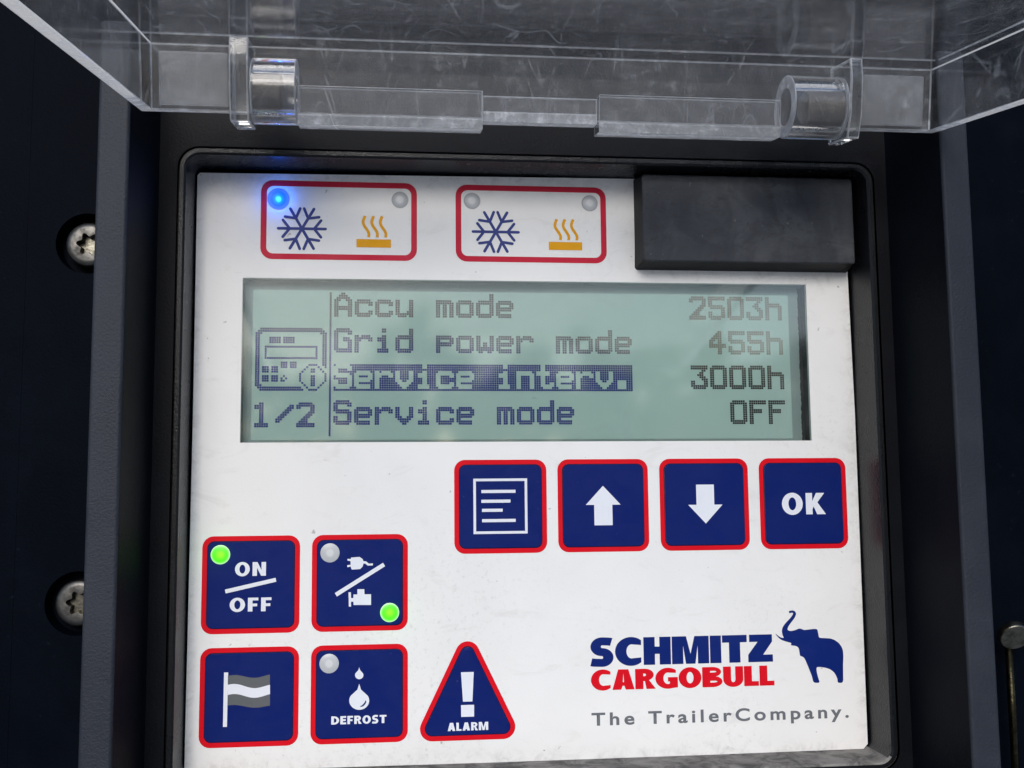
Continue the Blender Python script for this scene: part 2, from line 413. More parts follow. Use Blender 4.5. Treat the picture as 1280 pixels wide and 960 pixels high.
def stroke(a, b, w):
    """Bar of width w from a to b."""
    d = Vector((b[0] - a[0], b[1] - a[1])); n = Vector((-d.y, d.x)).normalized() * w / 2
    return [(a[0] + n.x, a[1] + n.y), (b[0] + n.x, b[1] + n.y), (b[0] - n.x, b[1] - n.y), (a[0] - n.x, a[1] - n.y)]
def ribbon(pts, w, w2=None):
    L, R_ = [], []
    n = len(pts)
    for i in range(n):
        p0, p1 = pts[max(0, i - 1)], pts[min(n - 1, i + 1)]
        d = Vector((p1[0] - p0[0], p1[1] - p0[1])); d.normalize()
        ww = (w if w2 is None else w + (w2 - w) * i / (n - 1)) / 2
        L.append((pts[i][0] - d.y * ww, pts[i][1] + d.x * ww)); R_.append((pts[i][0] + d.y * ww, pts[i][1] - d.x * ww))
    return L + R_[::-1]
def bridge(bm, la, ha, lb, hb, mi=0):
    A = [bm.verts.new(V(x, ha, z)) for x, z in la] if not isinstance(la[0], bmesh.types.BMVert) else la
    B = [bm.verts.new(V(x, hb, z)) for x, z in lb]
    n = len(A)
    for i in range(n):
        f = bm.faces.new([A[i], A[(i + 1) % n], B[(i + 1) % n], B[i]]); f.material_index = mi
    return B
def box(bm, x0, x1, h0, h1, z0, z1, mi=0):
    vs = [bm.verts.new(V(x, h, z)) for x in (x0, x1) for h in (h0, h1) for z in (z0, z1)]
    for f in ((0, 1, 3, 2), (4, 6, 7, 5), (0, 4, 5, 1), (2, 3, 7, 6), (0, 2, 6, 4), (1, 5, 7, 3)):
        fc = bm.faces.new([vs[i] for i in f]); fc.material_index = mi
def tube(bm, c, axis, r, length, n=40, bore=0.0, mi=0):
    """Cylinder from c along axis (mm in x, h, z), hollow if bore > 0."""
    ax = Vector((axis[0], -axis[1], axis[2])).normalized()
    u = ax.orthogonal().normalized(); w = ax.cross(u)
    o = V(*c)
    def ring(t, rr): return [bm.verts.new(o + ax * t * S + (u * math.cos(2 * PI * i / n) + w * math.sin(2 * PI * i / n)) * rr * S) for i in range(n)]
    a, b = ring(0, r), ring(length, r)
    def quad(p, q):
        for i in range(n): bm.faces.new([p[i], p[(i + 1) % n], q[(i + 1) % n], q[i]]).material_index = mi
    quad(a, b)
    if bore:
        c_, d_ = ring(0, bore), ring(length, bore)
        quad(d_, c_); quad(c_, a); quad(b, d_)
    else:
        bm.faces.new(a).material_index = mi; bm.faces.new(b).material_index = mi

# ------------------------------------------------------------------ lettering
def arc(cx_, cy_, rx, ry, a0, a1, n=14):
    return [(cx_ + rx * math.cos(math.radians(a0 + (a1 - a0) * i / n)), cy_ + ry * math.sin(math.radians(a0 + (a1 - a0) * i / n))) for i in range(n + 1)]
def glyph(ch, s, b):
    """Heavy sans capital of height 1: (width, [loops]); s = stem, b = bar thickness."""
    if ch == 'I': return s, [[(0, 0), (s, 0), (s, 1), (0, 1)]]
    if ch == 'H':
        w = 0.76; m0, m1 = 0.5 - b / 2 + .02, 0.5 + b / 2 + .02
        return w, [[(0, 0), (s, 0), (s, m0), (w - s, m0), (w - s, 0), (w, 0), (w, 1), (w - s, 1), (w - s, m1), (s, m1), (s, 1), (0, 1)]]
    if ch == 'M':
        w = 1.04
        return w, [[(0, 0), (0, 1), (s * 1.28, 1), (w / 2, .36), (w - s * 1.28, 1), (w, 1), (w, 0), (w - s, 0), (w - s, .66), (w / 2 + s * .42, 0), (w / 2 - s * .42, 0), (s, .66), (s, 0)]]
    if ch == 'T':
        w = 0.70; return w, [[(0, 1), (0, 1 - b), (w / 2 - s / 2, 1 - b), (w / 2 - s / 2, 0), (w / 2 + s / 2, 0), (w / 2 + s / 2, 1 - b), (w, 1 - b), (w, 1)]]
    if ch == 'Z':
        w = 0.70; return w, [[(.04, 1), (.04, 1 - b), (w - s * 1.35, 1 - b), (0, b), (0, 0), (w, 0), (w, b), (s * 1.35, b), (w - .01, 1 - b), (w - .01, 1)]]
    if ch == 'A':
        w = 0.82; k = .5 * s + .04
        return w, [[(0, 0), (w / 2 - k, 1), (w / 2 + k, 1), (w, 0), (w - s * 1.08, 0), (w - s * 1.08 - .055, .19), (s * 1.08 + .055, .19), (s * 1.08, 0)],
                   [(s * 1.08 + .11, .37), (w - s * 1.08 - .11, .37), (w / 2, .80)]]
    if ch == 'L':
        w = 0.56; return w, [[(0, 0), (w, 0), (w, b), (s, b), (s, 1), (0, 1)]]
    if ch == 'E':
        w = 0.60; m0, m1 = .51 - b / 2, .51 + b / 2
        return w, [[(0, 0), (w, 0), (w, b), (s, b), (s, m0), (w - .05, m0), (w - .05, m1), (s, m1), (s, 1 - b), (w - .01, 1 - b), (w - .01, 1), (0, 1)]]
    if ch == 'F':
        w = 0.58; m0, m1 = .47 - b / 2, .47 + b / 2
        return w, [[(0, 0), (s, 0), (s, m0), (w - .06, m0), (w - .06, m1), (s, m1), (s, 1 - b), (w, 1 - b), (w, 1), (0, 1)]]
    if ch == 'N':
        w = 0.78; return w, [[(0, 0), (0, 1), (s * 1.08, 1), (w - s, .42), (w - s, 1), (w, 1), (w, 0), (w - s * 1.08, 0), (s, .58), (s, 0)]]
    if ch == 'K':
        w = 0.80; return w, [[(0, 0), (0, 1), (s, 1), (s, .62), (w - s * 1.35, 1), (w - .02, 1), (w * .60, .56), (w + .02, 0), (w - s * 1.28, 0), (w * .40, .37), (s, .24), (s, 0)]]
    if ch == 'O':
        w = 0.86; return w, [arc(w / 2, .5, w / 2, .52, 0, 348, 29), arc(w / 2, .5, w / 2 - s, .52 - b, 0, 348, 29)]
    if ch == 'C':
        w = 0.76; R_ = w * .58; xe = R_ * (1 + math.cos(math.radians(50))) * 1.0
        return w, [arc(R_, .5, R_, .52, 50, 310, 24) + [(xe, -.02 + b * 1.12)] + arc(R_ * 1.04, .5, R_ * 1.04 - s, .52 - b, 282, 78, 20) + [(xe, 1.02 - b * 1.12)]]
    if ch == 'G':
        w = 0.84; R_ = w * .56; xe = R_ * (1 + math.cos(math.radians(50)))
        return w, [arc(R_, .5, R_, .52, 50, 290, 24) + [(w, .04), (w, .55), (w * .56, .55), (w * .56, .55 - b * .9), (w - s, .55 - b * .9), (w - s, .02 + b * .9)] + arc(R_, .5, R_ - s, .52 - b, 280, 78, 20) + [(xe, 1.02 - b * 1.12)]]
    if ch == 'U':
        w = 0.76; return w, [[(0, 1)] + arc(w / 2, .36, w / 2, .38, 180, 360, 16) + [(w, 1), (w - s, 1)] + arc(w / 2, .36, w / 2 - s, .38 - b, 360, 180, 16) + [(s, 1)]]
    if ch == 'S':
        w = 0.66; r = (1.04 - b) / 4; rx = (w - s) / 2
        pts = [(w - .07, .5 + r * 1.84), (w - .14, .5 + r * 1.93)] + arc(w / 2, .5 + r, rx, r, 82, 262, 16) + arc(w / 2, .5 - r, rx, r, 82, -98, 16) + [(.12, .5 - r * 1.93), (.03, .5 - r * 1.84)]
        return w, [ribbon(pts, b * 1.08)]
    if ch == 'D':
        w = 0.80; return w, [[(0, 0)] + arc(w * .36, .5, w * .64, .5, -90, 90, 18) + [(0, 1)], [(s, b)] + arc(w * .36, .5, w * .64 - s, .5 - b, -90, 90, 18) + [(s, 1 - b)]]
    if ch == 'R':
        w = 0.72
        return w, [[(0, 0), (0, 1)] + arc(w * .50, .70, w * .46, .30, 90, -62, 14) + [(w + .04, 0), (w - s * 1.02, 0), (w * .50, .39), (s, .39), (s, 0)],
                   [(s, 1 - b)] + arc(w * .48, .70, w * .48 - s * .95, .30 - b, 90, -90, 10) + [(s, .40 + b)]]
    if ch == 'B':
        w = 0.76
        return w, [[(0, 0), (0, 1)] + arc(w * .52, .752, w * .42, .248, 90, -70, 12) + arc(w * .52, .275, w * .48, .275, 62, -90, 12),
                   [(s, 1 - b * .82)] + arc(w * .56, .765, w * .36 - s * .55, .235 - b * .82, 90, -90, 10) + [(s, .53 + b * .82)],
                   [(s, b * .95)] + arc(w * .56, .27, w * .42 - s * .6, .27 - b * .95, -90, 90, 10) + [(s, .54 - b * .95)]]
def text_shapes(txt, x0, x1, z0, z1, s=0.25, b=0.2, gap=0.09):
    """Letters fitted between x0..x1 and z0..z1 (mm)."""
    gl = [glyph(c, s, b) for c in txt]
    tot = sum(g[0] for g in gl) + gap * (len(gl) - 1)
    kx = (x1 - x0) / tot; kz = z1 - z0
    out, x = [], 0.0
    for w, loops in gl:
        out.append([[(x0 + (x + px_) * kx, z0 + pz * kz) for px_, pz in lp] for lp in loops])
        x += w + gap
    return out

# ================================================================== SETTING
bm = bmesh.new()
box(bm, -420, 420, -12, 3.0, 115.9, 420); box(bm, -420, 420, -12, -8, -420, 115.9)
trailer = obj('trailer_wall', bm, M_trailer)
trailer['label'] = 'pale beige wall edge seen through the clear lid at the top right corner'; trailer['category'] = 'wall'
bevel(trailer, 1.0)

bm = bmesh.new()
gs = [bm.verts.new((x, y, -1.5)) for x, y in ((-400, -400), (400, -400), (400, 5), (-400, 5))]; bm.faces.new(gs)
m_, nt_, bs_, o_ = newmat('pale_bounce_ground')
nt_.links.new(mixc(nt_, noise(nt_, coords(nt_), 3, 6, .7), (0.34, 0.335, 0.33), (0.44, 0.435, 0.43)), bs_.inputs['Base Color']); bs_.inputs['Roughness'].default_value = 0.9
ground = obj('ground', bm, m_); ground['kind'] = 'structure'  # unseen ground, tone raised to bounce light up to the panel
rt = random.Random(3); bm = bmesh.new()  # added leafy blocker behind the camera, darkens the horizon reflected in the display
for i in range(6000):
    x = rt.uniform(-45, 45); top = 3.1 + 0.6 * math.sin(x * .5) + .5 * math.sin(x * 1.7 + 1) + (1.3 if 5 < x < 14 else 0) + (1.0 if -14 < x < 2 else 0)
    z = -1.5 + (top + 1.5) * rt.random() ** 1.25; c = Vector((x, -30 + rt.uniform(-2.5, 2.5), z)); sz = rt.uniform(.35, .8)
    u = Vector((rt.gauss(0, 1), rt.gauss(0, 1), rt.gauss(0, 1))).normalized(); w = u.orthogonal().normalized()
    bm.faces.new([bm.verts.new(c + p) for p in (u * sz, w * sz * .7, -u * sz, -w * sz * .7)])
m_, nt_, bs_, o_ = newmat('blocker_leaves')
nt_.links.new(mixc(nt_, noise(nt_, coords(nt_), 2, 4, .7), (0.03, 0.045, 0.02), (0.07, 0.09, 0.035)), bs_.inputs['Base Color']); bs_.inputs['Roughness'].default_value = 0.8
blocker = obj_keep('added_horizon_blocker', bm, m_, None); blocker['kind'] = 'stuff'

# ================================================================== HOUSING
housing = thing('equipment_housing', V(7.5, -6, -150), 'black plastic housing with grey raised rims framing the white control panel', 'housing')
XL0, XL1, XR0, XR1 = -71.0, -72.0, 85.3, 87.1      # recess wall at the step and at the rim
ZB = -75.0
SCREWS = [(-85.3, 54.4), (-85.0, -18.2)]
HB = 8.0
bm = bmesh.new()
poly(bm, [rect(-260, -76, -160, 115.5)] + [circ(x, z, 6.3, 48)[::-1] for x, z in SCREWS], HB)
for x, z in SCREWS:
    b0 = circ(x, z, 6.3, 48); b1 = circ(x, z, 6.0, 48)
    B = bridge(bm, b0, HB, b1, HB - 4.0)
    bm.faces.new(B)
poly(bm, [rect(91.5, 300, -160, 115.5)], HB)
poly(bm, [rect(-76, 91.5, 92.0, 115.5)], HB)
poly(bm, [rect(-76, 91.5, -160, ZB - 5)], HB)
box(bm, -260, 300, -7, -6, -160, 115.5)
obj('body_panel', bm, M_body, housing)
# shallow fold line in the left body sheet
bm = bmesh.new(); box(bm, -97.9, -97.2, HB - .5, HB + .07, -160, 113); fo = obj('body_ridge', bm, M_body, housing); bevel(fo, .05)
# step plate round the panel, with the opening of the bezel in it
OP = (-66.4, 81.6, -54.6, 73.9)
bm = bmesh.new()
poly(bm, [rect(XL0, XR0, ZB + 1, 91.9), rrect(OP[0] - .95, OP[1] + .95, OP[2] - .95, OP[3] + .95, 4.4, 8)[::-1]], 10.0)
obj('step_plate', bm, M_step, housing)
# recess side walls
bm = bmesh.new()
def quad3(p, mi=0):
    bm.faces.new([bm.verts.new(V(*q)) for q in p]).material_index = mi
quad3([(XL0, 10, ZB), (XL0, 10, 92), (XL1, 30.4, 92), (XL1, 30.4, ZB)])
quad3([(XR0, 10, ZB), (XR0, 10, 92), (XR1, 30.4, 92), (XR1, 30.4, ZB)])
quad3([(XL0, 10, ZB + 1), (XR0, 10, ZB + 1), (XR1, 30.4, ZB), (XL1, 30.4, ZB)])
obj('recess_wall', bm, M_wall, housing)
# bezel: lip, groove and the wall that runs down to the panel
bm = bmesh.new()
def grow(d, r): return rrect(OP[0] - d, OP[1] + d, OP[2] - d, OP[3] + d, r, 8)
PB = rrect(-65.5, 80.5, -53.4, 73.2, 2.0, 8)
A = [bm.verts.new(V(x, 8.6, z)) for x, z in grow(1.0, 4.5)]
B = bridge(bm, A, 0, grow(0.60, 4.1), 8.6)
B = bridge(bm, B, 0, grow(0.55, 4.1), 10.0)
B = bridge(bm, B, 0, grow(0.45, 4.0), 10.1)
B = bridge(bm, B, 0, grow(-0.35, 3.3), 10.1)
B = bridge(bm, B, 0, grow(-0.75, 2.9), 9.7)
B = bridge(bm, B, 0, PB, -0.4)
for f in bm.faces:
    c = f.calc_center_median() / S; f.normal_update()
    if c.z < -52.8 and abs(f.normal.y) < 0.9 and -c.y < 10.1: f.material_index = 1
bz = obj('bezel', bm, [M_bezel, M_dusty], housing)
bm = bmesh.new(); poly(bm, [rect(-66, 81, -54, 73.5)], -5.2); obj('backing_plate', bm, M_wall, housing)
def rim(x_in, x_out):
    bm = bmesh.new()
    sgn = 1 if x_out > x_in else -1
    box(bm, min(x_in, x_out), max(x_in, x_out), 5, 31, ZB - 6, 92)
    o = obj('rim', bm, M_rim, housing); bevel(o, 0.7, 3)
rim(XL1 - .01, -77.8); rim(XR1 + .01, 93.0)
bm = bmesh.new(); box(bm, XL1 + .02, XR1 - .02, 5, 31, ZB - 6, ZB - .05); rb = obj('rim', bm, M_rim, housing); bevel(rb, .7, 3)
# torx screws sunk in the body
for x, z in SCREWS:
    bm = bmesh.new()
    def lobes(r0, r1): return [(x + (r0 + r1 * math.cos(6 * a + .6)) * math.cos(a), z + (r0 + r1 * math.cos(6 * a + .6)) * math.sin(a)) for a in [2 * PI * i / 72 for i in range(72)]]
    star = lobes(2.05, .42)
    rings = [(circ(x, z, 4.6, 72), HB - 3.9), (circ(x, z, 4.6, 72), HB - 1.2), (circ(x, z, 4.3, 72), HB - .65), (circ(x, z, 3.4, 72), HB - .45), (star, HB - .55)]
    A = [bm.verts.new(V(px_, rings[0][1], pz)) for px_, pz in rings[0][0]]
    for lp, h in rings[1:]: A = bridge(bm, A, 0, lp, h)
    sc = obj('screw', bm, M_steel, housing, base=V(x, HB - 2, z)); 
    for p in sc.data.polygons: p.use_smooth = True
    bm = bmesh.new()
    A = [bm.verts.new(V(px_, HB - .56, pz)) for px_, pz in star]
    B = bridge(bm, A, 0, lobes(1.75, .38), HB - 2.4)
    bm.faces.new(B)
    obj('drive_recess', bm, M_dsteel, sc)

# ================================================================== CONTROL PANEL
panel = thing('control_panel', V(7.5, 0, -53.2), 'white control panel with grey-green display, navy buttons and red outlines', 'control panel')
LX0, LX1, LZ0, LZ1 = -55.2, 69.95, 13.9, 49.3        # display window
bm = bmesh.new()
outer = [(80.0, -52.3), (80.25, 20), (79.9, 52.6), (30.5, 52.6), (30.9, 73.0), (-64.6, 72.2), (-65.15, 71.6), (-65.0, 20), (-65.2, -53.2), (20, -53.5), (79.0, -53.3)]
outer = outer[::-1]
poly(bm, [outer, rect(LX0, LX1, LZ0, LZ1)[::-1]], 0.0, 0, 1.0)
obj('faceplate', bm, M_panel, panel)

# --- display
HL = -3.6
bm = bmesh.new()
poly(bm, [rect(LX0 - .01, LX1 + .01, LZ0 - .01, LZ1 + .01)], HL - .02, 0)
for x0, z0, x1, z1, mi in ((LX0, LZ0, LX0, LZ1, 1), (LX1, LZ0, LX1, LZ1, 2), (LX0, LZ1, LX1, LZ1, 1), (LX0, LZ0, LX1, LZ0, 1)):
    bm.faces.new([bm.verts.new(V(*q)) for q in ((x0, HL, z0), (x1, HL, z1), (x1, -1.002, z1), (x0, -1.002, z0))]).material_index = mi
# ragged dark seal along the right side of the glass
pts = [(LX1 - .9 + .25 * random.random(), LZ0 + .2 + (LZ1 - LZ0 - .4) * i / 70) for i in range(71)]
poly(bm, [pts + [(LX1, LZ1 - .2), (LX1, LZ0 + .2)]], HL + .02, 2)
lcd = obj('display_screen', bm, [M_lcdrim, M_lcdwall, M_lcddark], panel)
bm = bmesh.new(); poly(bm, [rect(-53.4, 66.9, 14.6, 47.4)], HL + .05); obj_keep('polariser', bm, M_lcd, lcd)
FONT = {
'A': '3-4,2-5,1-6,0-2 5-7,0-1 6-7,0-1 6-7,0-7,0-7,0-1 6-7,0-1 6-7,0-1 6-7',
'c': ',,,1-6,0-7,0-1 6-7,0-1,0-1,0-1 6-7,0-7,1-6',
'u': ',,,0-1 6-7,0-1 6-7,0-1 6-7,0-1 6-7,0-1 6-7,0-1 5-7,0-7,1-4 6-7',
'm': ',,,0-6,0-7,0-1 3-4 6-7,0-1 3-4 6-7,0-1 3-4 6-7,0-1 3-4 6-7,0-1 3-4 6-7,0-1 3-4 6-7',
'o': ',,,1-6,0-7,0-1 6-7,0-1 6-7,0-1 6-7,0-1 6-7,0-7,1-6',
'd': '6-7,6-7,6-7,1-7,0-7,0-1 6-7,0-1 6-7,0-1 6-7,0-1 6-7,0-7,1-6',
'e': ',,,1-6,0-7,0-1 6-7,0-7,0-6,0-1,0-6,1-6',
'G': '1-6,0-7,0-1 6-7,0-1,0-1 4-6,0-1 4-7,0-1 6-7,0-1 6-7,0-1 6-7,0-7,1-7',
'r': ',,,0-1 3-6,0-7,0-2 6-7,0-1,0-1,0-1,0-1,0-1',
'i': '3-4,3-4,,3-4,1-4,1-4,3-4,3-4,3-4,1-5,1-5',
'p': ',,,0-6,0-7,0-1 6-7,0-7,0-6,0-1,0-1,0-1',
'w': ',,,0-1 6-7,0-1 6-7,0-1 6-7,0-1 3-4 6-7,0-1 3-4 6-7,0-7,0-7,1-2 5-6',
'S': '1-6,0-7,0-1 6-7,0-1,0-6,1-7,6-7,0-1 6-7,0-1 6-7,0-7,1-6',
'v': ',,,0-1 6-7,0-1 6-7,0-1 6-7,0-1 6-7,0-2 5-7,1-6,2-5,3-4',
'n': ',,,0-6,0-7,0-1 6-7,0-1 6-7,0-1 6-7,0-1 6-7,0-1 6-7,0-1 6-7',
't': '2-3,2-3,2-3,0-5,0-5,2-3,2-3,2-3,2-3 6-7,2-7,3-6',
'.': ',,,,,,,1-4,1-4,1-4,1-4',
'h': '0-1,0-1,0-1,0-6,0-7,0-1 6-7,0-1 6-7,0-1 6-7,0-1 6-7,0-1 6-7,0-1 6-7',
'2': '1-6,0-7,0-1 6-7,6-7,5-7,4-6,3-5,2-4,1-4,0-7,0-7',
'5': '0-7,0-7,0-1,0-1,0-6,1-7,6-7,0-1 6-7,0-1 6-7,0-7,1-5',
'0': '1-6,0-7,0-1 6-7,0-1 6-7,0-1 6-7,0-1 6-7,0-1 6-7,0-1 6-7,0-1 6-7,0-7,1-6',
'3': '0-7,0-7,5-6,4-5,3-5,4-6,5-7,0-1 6-7,0-1 6-7,0-7,1-6',
'4': '4-5,3-5,2-5,1-5,0-2 4-5,0-1 4-5,0-7,0-7,4-5,4-5,4-5',
'F': '0-7,0-7,0-1,0-1,0-5,0-5,0-1,0-1,0-1,0-1,0-1',
'1': '2-3,0-3,0-3,2-3,2-3,2-3,2-3,2-3,2-3,0-5,0-5',
'/': ',6-7,5-7,4-6,3-5,2-4,1-3,0-2,0-1,,',
}
FONT['O'] = FONT['0']
def cells(ch):
    out = set()
    if ch == ' ': return out
    for r, row in enumerate(FONT[ch].split(',')):
        for run in row.split():
            a, b = (run.split('-') + [run])[:2]
            for c in range(int(a), int(b) + 1): out.add((c, r))
    return out
lines, icon = set(), set()
def put(dst, txt, col, row, pitch=9):
    for i, ch in enumerate(txt): dst.update((col + pitch * i + c, row + r) for c, r in cells(ch))
put(lines, 'Accu mode', 34, 0); put(lines, '2503h', 195, 0)
put(lines, 'Grid power mode', 34, 16); put(lines, '455h', 204, 16)
inv = set(); put(inv, 'Service interv.', 34, 32)
lines.update((c, r) for c in range(34, 168) for r in range(32, 44) if (c, r) not in inv)
put(lines, '3000h', 195, 32)
put(lines, 'Service mode', 34, 48); put(lines, 'OFF', 213, 48)
put(icon, '1', 0, 49); put(icon, '/', 9, 49); put(icon, '2', 18, 49)
icon.update((32, r) for r in range(0, 64))
fr_ = icon.update
fr_((c, 16) for c in range(2, 29)); fr_((c, 17) for c in range(1, 30)); fr_((c, 18) for c in (0, 1, 2, 28, 29, 30))
fr_((c, r) for r in range(19, 33) for c in (0, 1, 29, 30)); fr_((c, r) for r in range(33, 41) for c in (0, 1)); icon.add((30, 33))
fr_((c, 41) for c in (0, 1, 2)); fr_((c, 42) for c in range(1, 20)); fr_((c, 43) for c in range(2, 21))
for c0 in (6, 12): fr_((c, r) for c in range(c0, c0 + 5) for r in (20, 21, 22))
fr_((c, r) for c in range(4, 27) for r in range(24, 30) if c in (4, 26) or r in (24, 29))
for c0, r0 in ((11, 31), (15, 31), (3, 33), (7, 33), (3, 37), (7, 37)): fr_((c0 + i, r0 + j) for i in range(3) for j in range(3))
fr_([(12, 37), (11, 38), (13, 38), (11, 39), (12, 39)])
fr_([(c, r) for c in range(23, 27) for r in (32, 43)] + [(c, r) for c in (19, 30) for r in range(36, 40)])
fr_([(22, 33), (27, 33), (21, 34), (28, 34), (20, 35), (29, 35), (20, 40), (29, 40), (21, 41), (28, 41), (22, 42), (27, 42)])
fr_([(c, r) for c in (24, 25) for r in (34, 35, 37, 38, 39, 40, 41)])
PX = 0.4945; COL0, ROW0 = -52.8, 47.0
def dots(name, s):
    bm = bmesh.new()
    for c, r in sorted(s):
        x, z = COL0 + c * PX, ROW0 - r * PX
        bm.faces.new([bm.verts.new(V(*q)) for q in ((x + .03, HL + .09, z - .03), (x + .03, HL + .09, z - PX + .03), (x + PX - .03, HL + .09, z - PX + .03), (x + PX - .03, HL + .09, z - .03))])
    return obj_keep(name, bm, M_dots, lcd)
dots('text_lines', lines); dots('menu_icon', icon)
bm = bmesh.new(); poly(bm, [rect(LX0 + .02, LX1 - .02, LZ0 + .02, LZ1 - .02)], -0.12); obj_keep('cover_window', bm, M_window, lcd)

# --- printed fields and keys
HP = 0.05
def led(parent, x, z, mat, r=2.0, h=0.28, ring=True):
    bm = bmesh.new()
    n = 32
    c = [bm.verts.new(V(px_, h, pz)) for px_, pz in circ(x, z, r, n)]
    c1 = bridge(bm, c, 0, circ(x, z, r * .8, n), h + .14); c2 = bridge(bm, c1, 0, circ(x, z, r * .45, n), h + .2)
    bm.faces.new(c2)
    o = obj('indicator_light', bm, mat, parent, base=V(x, h, z))
    for p in o.data.polygons: p.use_smooth = True
    return o
def field(x0, x1, z0, z1, cxs, cbar, lit):
    f = flat('status_field', [[rrect(x0, x1, z0, z1, 2.5), rrect(x0 + 1.25, x1 - 1.25, z0 + 1.25, z1 - 1.25, 1.4)[::-1]]], HP, M_crim, panel)
    cx_, cz_ = cxs
    shapes = []
    R_ = 5.05
    for k in range(3):
        a = math.radians(60 * k); d = Vector((math.cos(a), math.sin(a))) * R_
        shapes.append(('arm', (cx_ - d.x, cz_ - d.y), (cx_ + d.x, cz_ + d.y)))
    bm = bmesh.new()
    n = 0
    def capsule(a, b, w, h):
        d = Vector((b[0] - a[0], b[1] - a[1])); an = math.degrees(math.atan2(d.y, d.x)); r = w / 2
        lp = arc(b[0], b[1], r, r, an - 90, an + 90, 6) + arc(a[0], a[1], r, r, an + 90, an + 270, 6)
        poly(bm, [lp], h)
    for _, a, b in shapes:
        capsule(a, b, .62, HP + .004 * n); n += 1
    for k in range(6):
        a = math.radians(60 * k); u = Vector((math.cos(a), math.sin(a)))
        st = Vector((cx_, cz_)) + u * R_ * .52
        for sg in (-1, 1):
            a2 = a + sg * math.radians(52); e = st + Vector((math.cos(a2), math.sin(a2))) * 2.35
            capsule(st, e, .6, HP + .004 * n); n += 1
    obj_keep('snowflake_symbol', bm, M_violet, f)
    bx0, bz1, bx1, bz0 = cbar
    polys = [[rect(bx0, bx1, bz0, bz1)]]
    for k in range(3):
        xw = bx0 + 1.6 + 1.85 * k
        pts = []
        for i in range(21):
            t = i / 20
            pts.append((xw + 0.75 * t + .42 * math.sin(2 * PI * t * 1.0 + 2.6), bz1 + 5.15 - t * 4.7))
        polys.append([ribbon(pts, .62)])
    flat('heat_symbol', polys, HP, M_orange, f)
    for i, (x, z) in enumerate(lit):
        if i == 0 and x < -40:
            led(f, x, z, M_bluel, 2.35, 0.08)
            ld = bpy.data.lights.new('indicator_glow', 'POINT'); ld.energy = 0.0012; ld.color = (0.0, 0.16, 1.0); ld.shadow_soft_size = 0.0004
            lo = bpy.data.objects.new('indicator_glow', ld); C.objects.link(lo); lo.location = V(x, 1.4, z)
            lo.parent = panel; lo.matrix_parent_inverse = parent_world(panel).inverted()
        else:
            led(f, x, z, M_lens, 1.55, 0.1)
            flat('light_ring', [[circ(x, z, 1.85, 40), circ(x, z, 1.55, 40)[::-1]]], HP, M_ring, f)
    return f
f1 = field(-51.6, -17.97, 53.45, 70.85, (-42.8, 60.25), (-31.07, 58.16, -23.61, 56.34), [(-47.9, 66.75), (-21.67, 67.05)])
f1['label'] = 'status field whose left lamp glows blue'
f2 = field(-9.48, 24.2, 53.5, 70.8, (-0.6, 60.25), (11.2, 58.22, 18.67, 56.4), [(-5.83, 67.15), (20.53, 67.15)])
f2['label'] = 'status field with both lamps off'

def raised(name, loop):
    bm = bmesh.new(); poly(bm, [loop], HP + .22, 0, .2)
    o = obj(name, bm, M_navy, panel); bevel(o, .12, 2)
    return o
def key(name, cx_, cz_, size, label=None):
    h = size / 2
    x0, x1, z0, z1 = cx_ - h, cx_ + h, cz_ - h, cz_ + h
    k = raised(name, rrect(x0 + 1.18, x1 - 1.18, z0 + 1.18, z1 - 1.18, 1.3))
    flat('border', [[rrect(x0, x1, z0, z1, 2.3), rrect(x0 + 1.0, x1 - 1.0, z0 + 1.0, z1 - 1.0, 1.45)[::-1]]], HP, M_red, k)
    flat('shadow_line', [[rrect(x0 + 1.0, x1 - 1.0, z0 + 1.0, z1 - 1.0, 1.45), rrect(x0 + 1.18, x1 - 1.18, z0 + 1.18, z1 - 1.18, 1.3)[::-1]]], HP, M_shadowline, k)
    if label: k['label'] = label
    return k
HS = HP + .235
# menu key
k = key('menu_button', 0, 0, 20, 'navy key with framed text lines')
mq = lambda u, v: at(540 + u / 4.923, 560 + v / 4.921)
a, b = mq(257, 190), mq(592, 530)
a = (-5.9, 5.95); b = (5.75, -5.85)
polys = [[rect(a[0], b[0], b[1], a[1]), rect(a[0] + .55, b[0] - .55, b[1] + .55, a[1] - .55)[::-1]]]
for (u0, u1, v) in ((303, 513, 267), (303, 482, 327), (307, 434, 383), (308, 514, 446)):
    p, q = mq(u0, v), mq(u1, v); zc = (p[1] + q[1]) / 2
    polys.append([rect(p[0], q[0], zc - .33, zc + .33)])
flat('text_lines_symbol', polys, HS, M_white, k)
# arrows
def arrow(cx_, sg):
    pts = [(0, 4.2), (3.85, .1), (2.0, .1), (2.0, -4.3), (-2.0, -4.3), (-2.0, .1), (-3.85, .1)]
    return [[(cx_ + x, sg * y) for x, y in (pts if sg > 0 else pts[::-1])]]
k = key('up_button', 22.42, 0, 20, 'navy key with white arrow pointing up'); flat('arrow_symbol', [arrow(22.35, 1)], HS, M_white, k)
k = key('down_button', 44.97, 0, 20, 'navy key with white arrow pointing down'); flat('arrow_symbol', [arrow(45.1, -1)], HS, M_white, k)
k = key('confirm_button', 67.48, 0, 20, 'navy key lettered OK'); flat('lettering', text_shapes('OK', 62.45, 72.35, -2.45, 2.25, .27, .22, .13), HS, M_white, k)
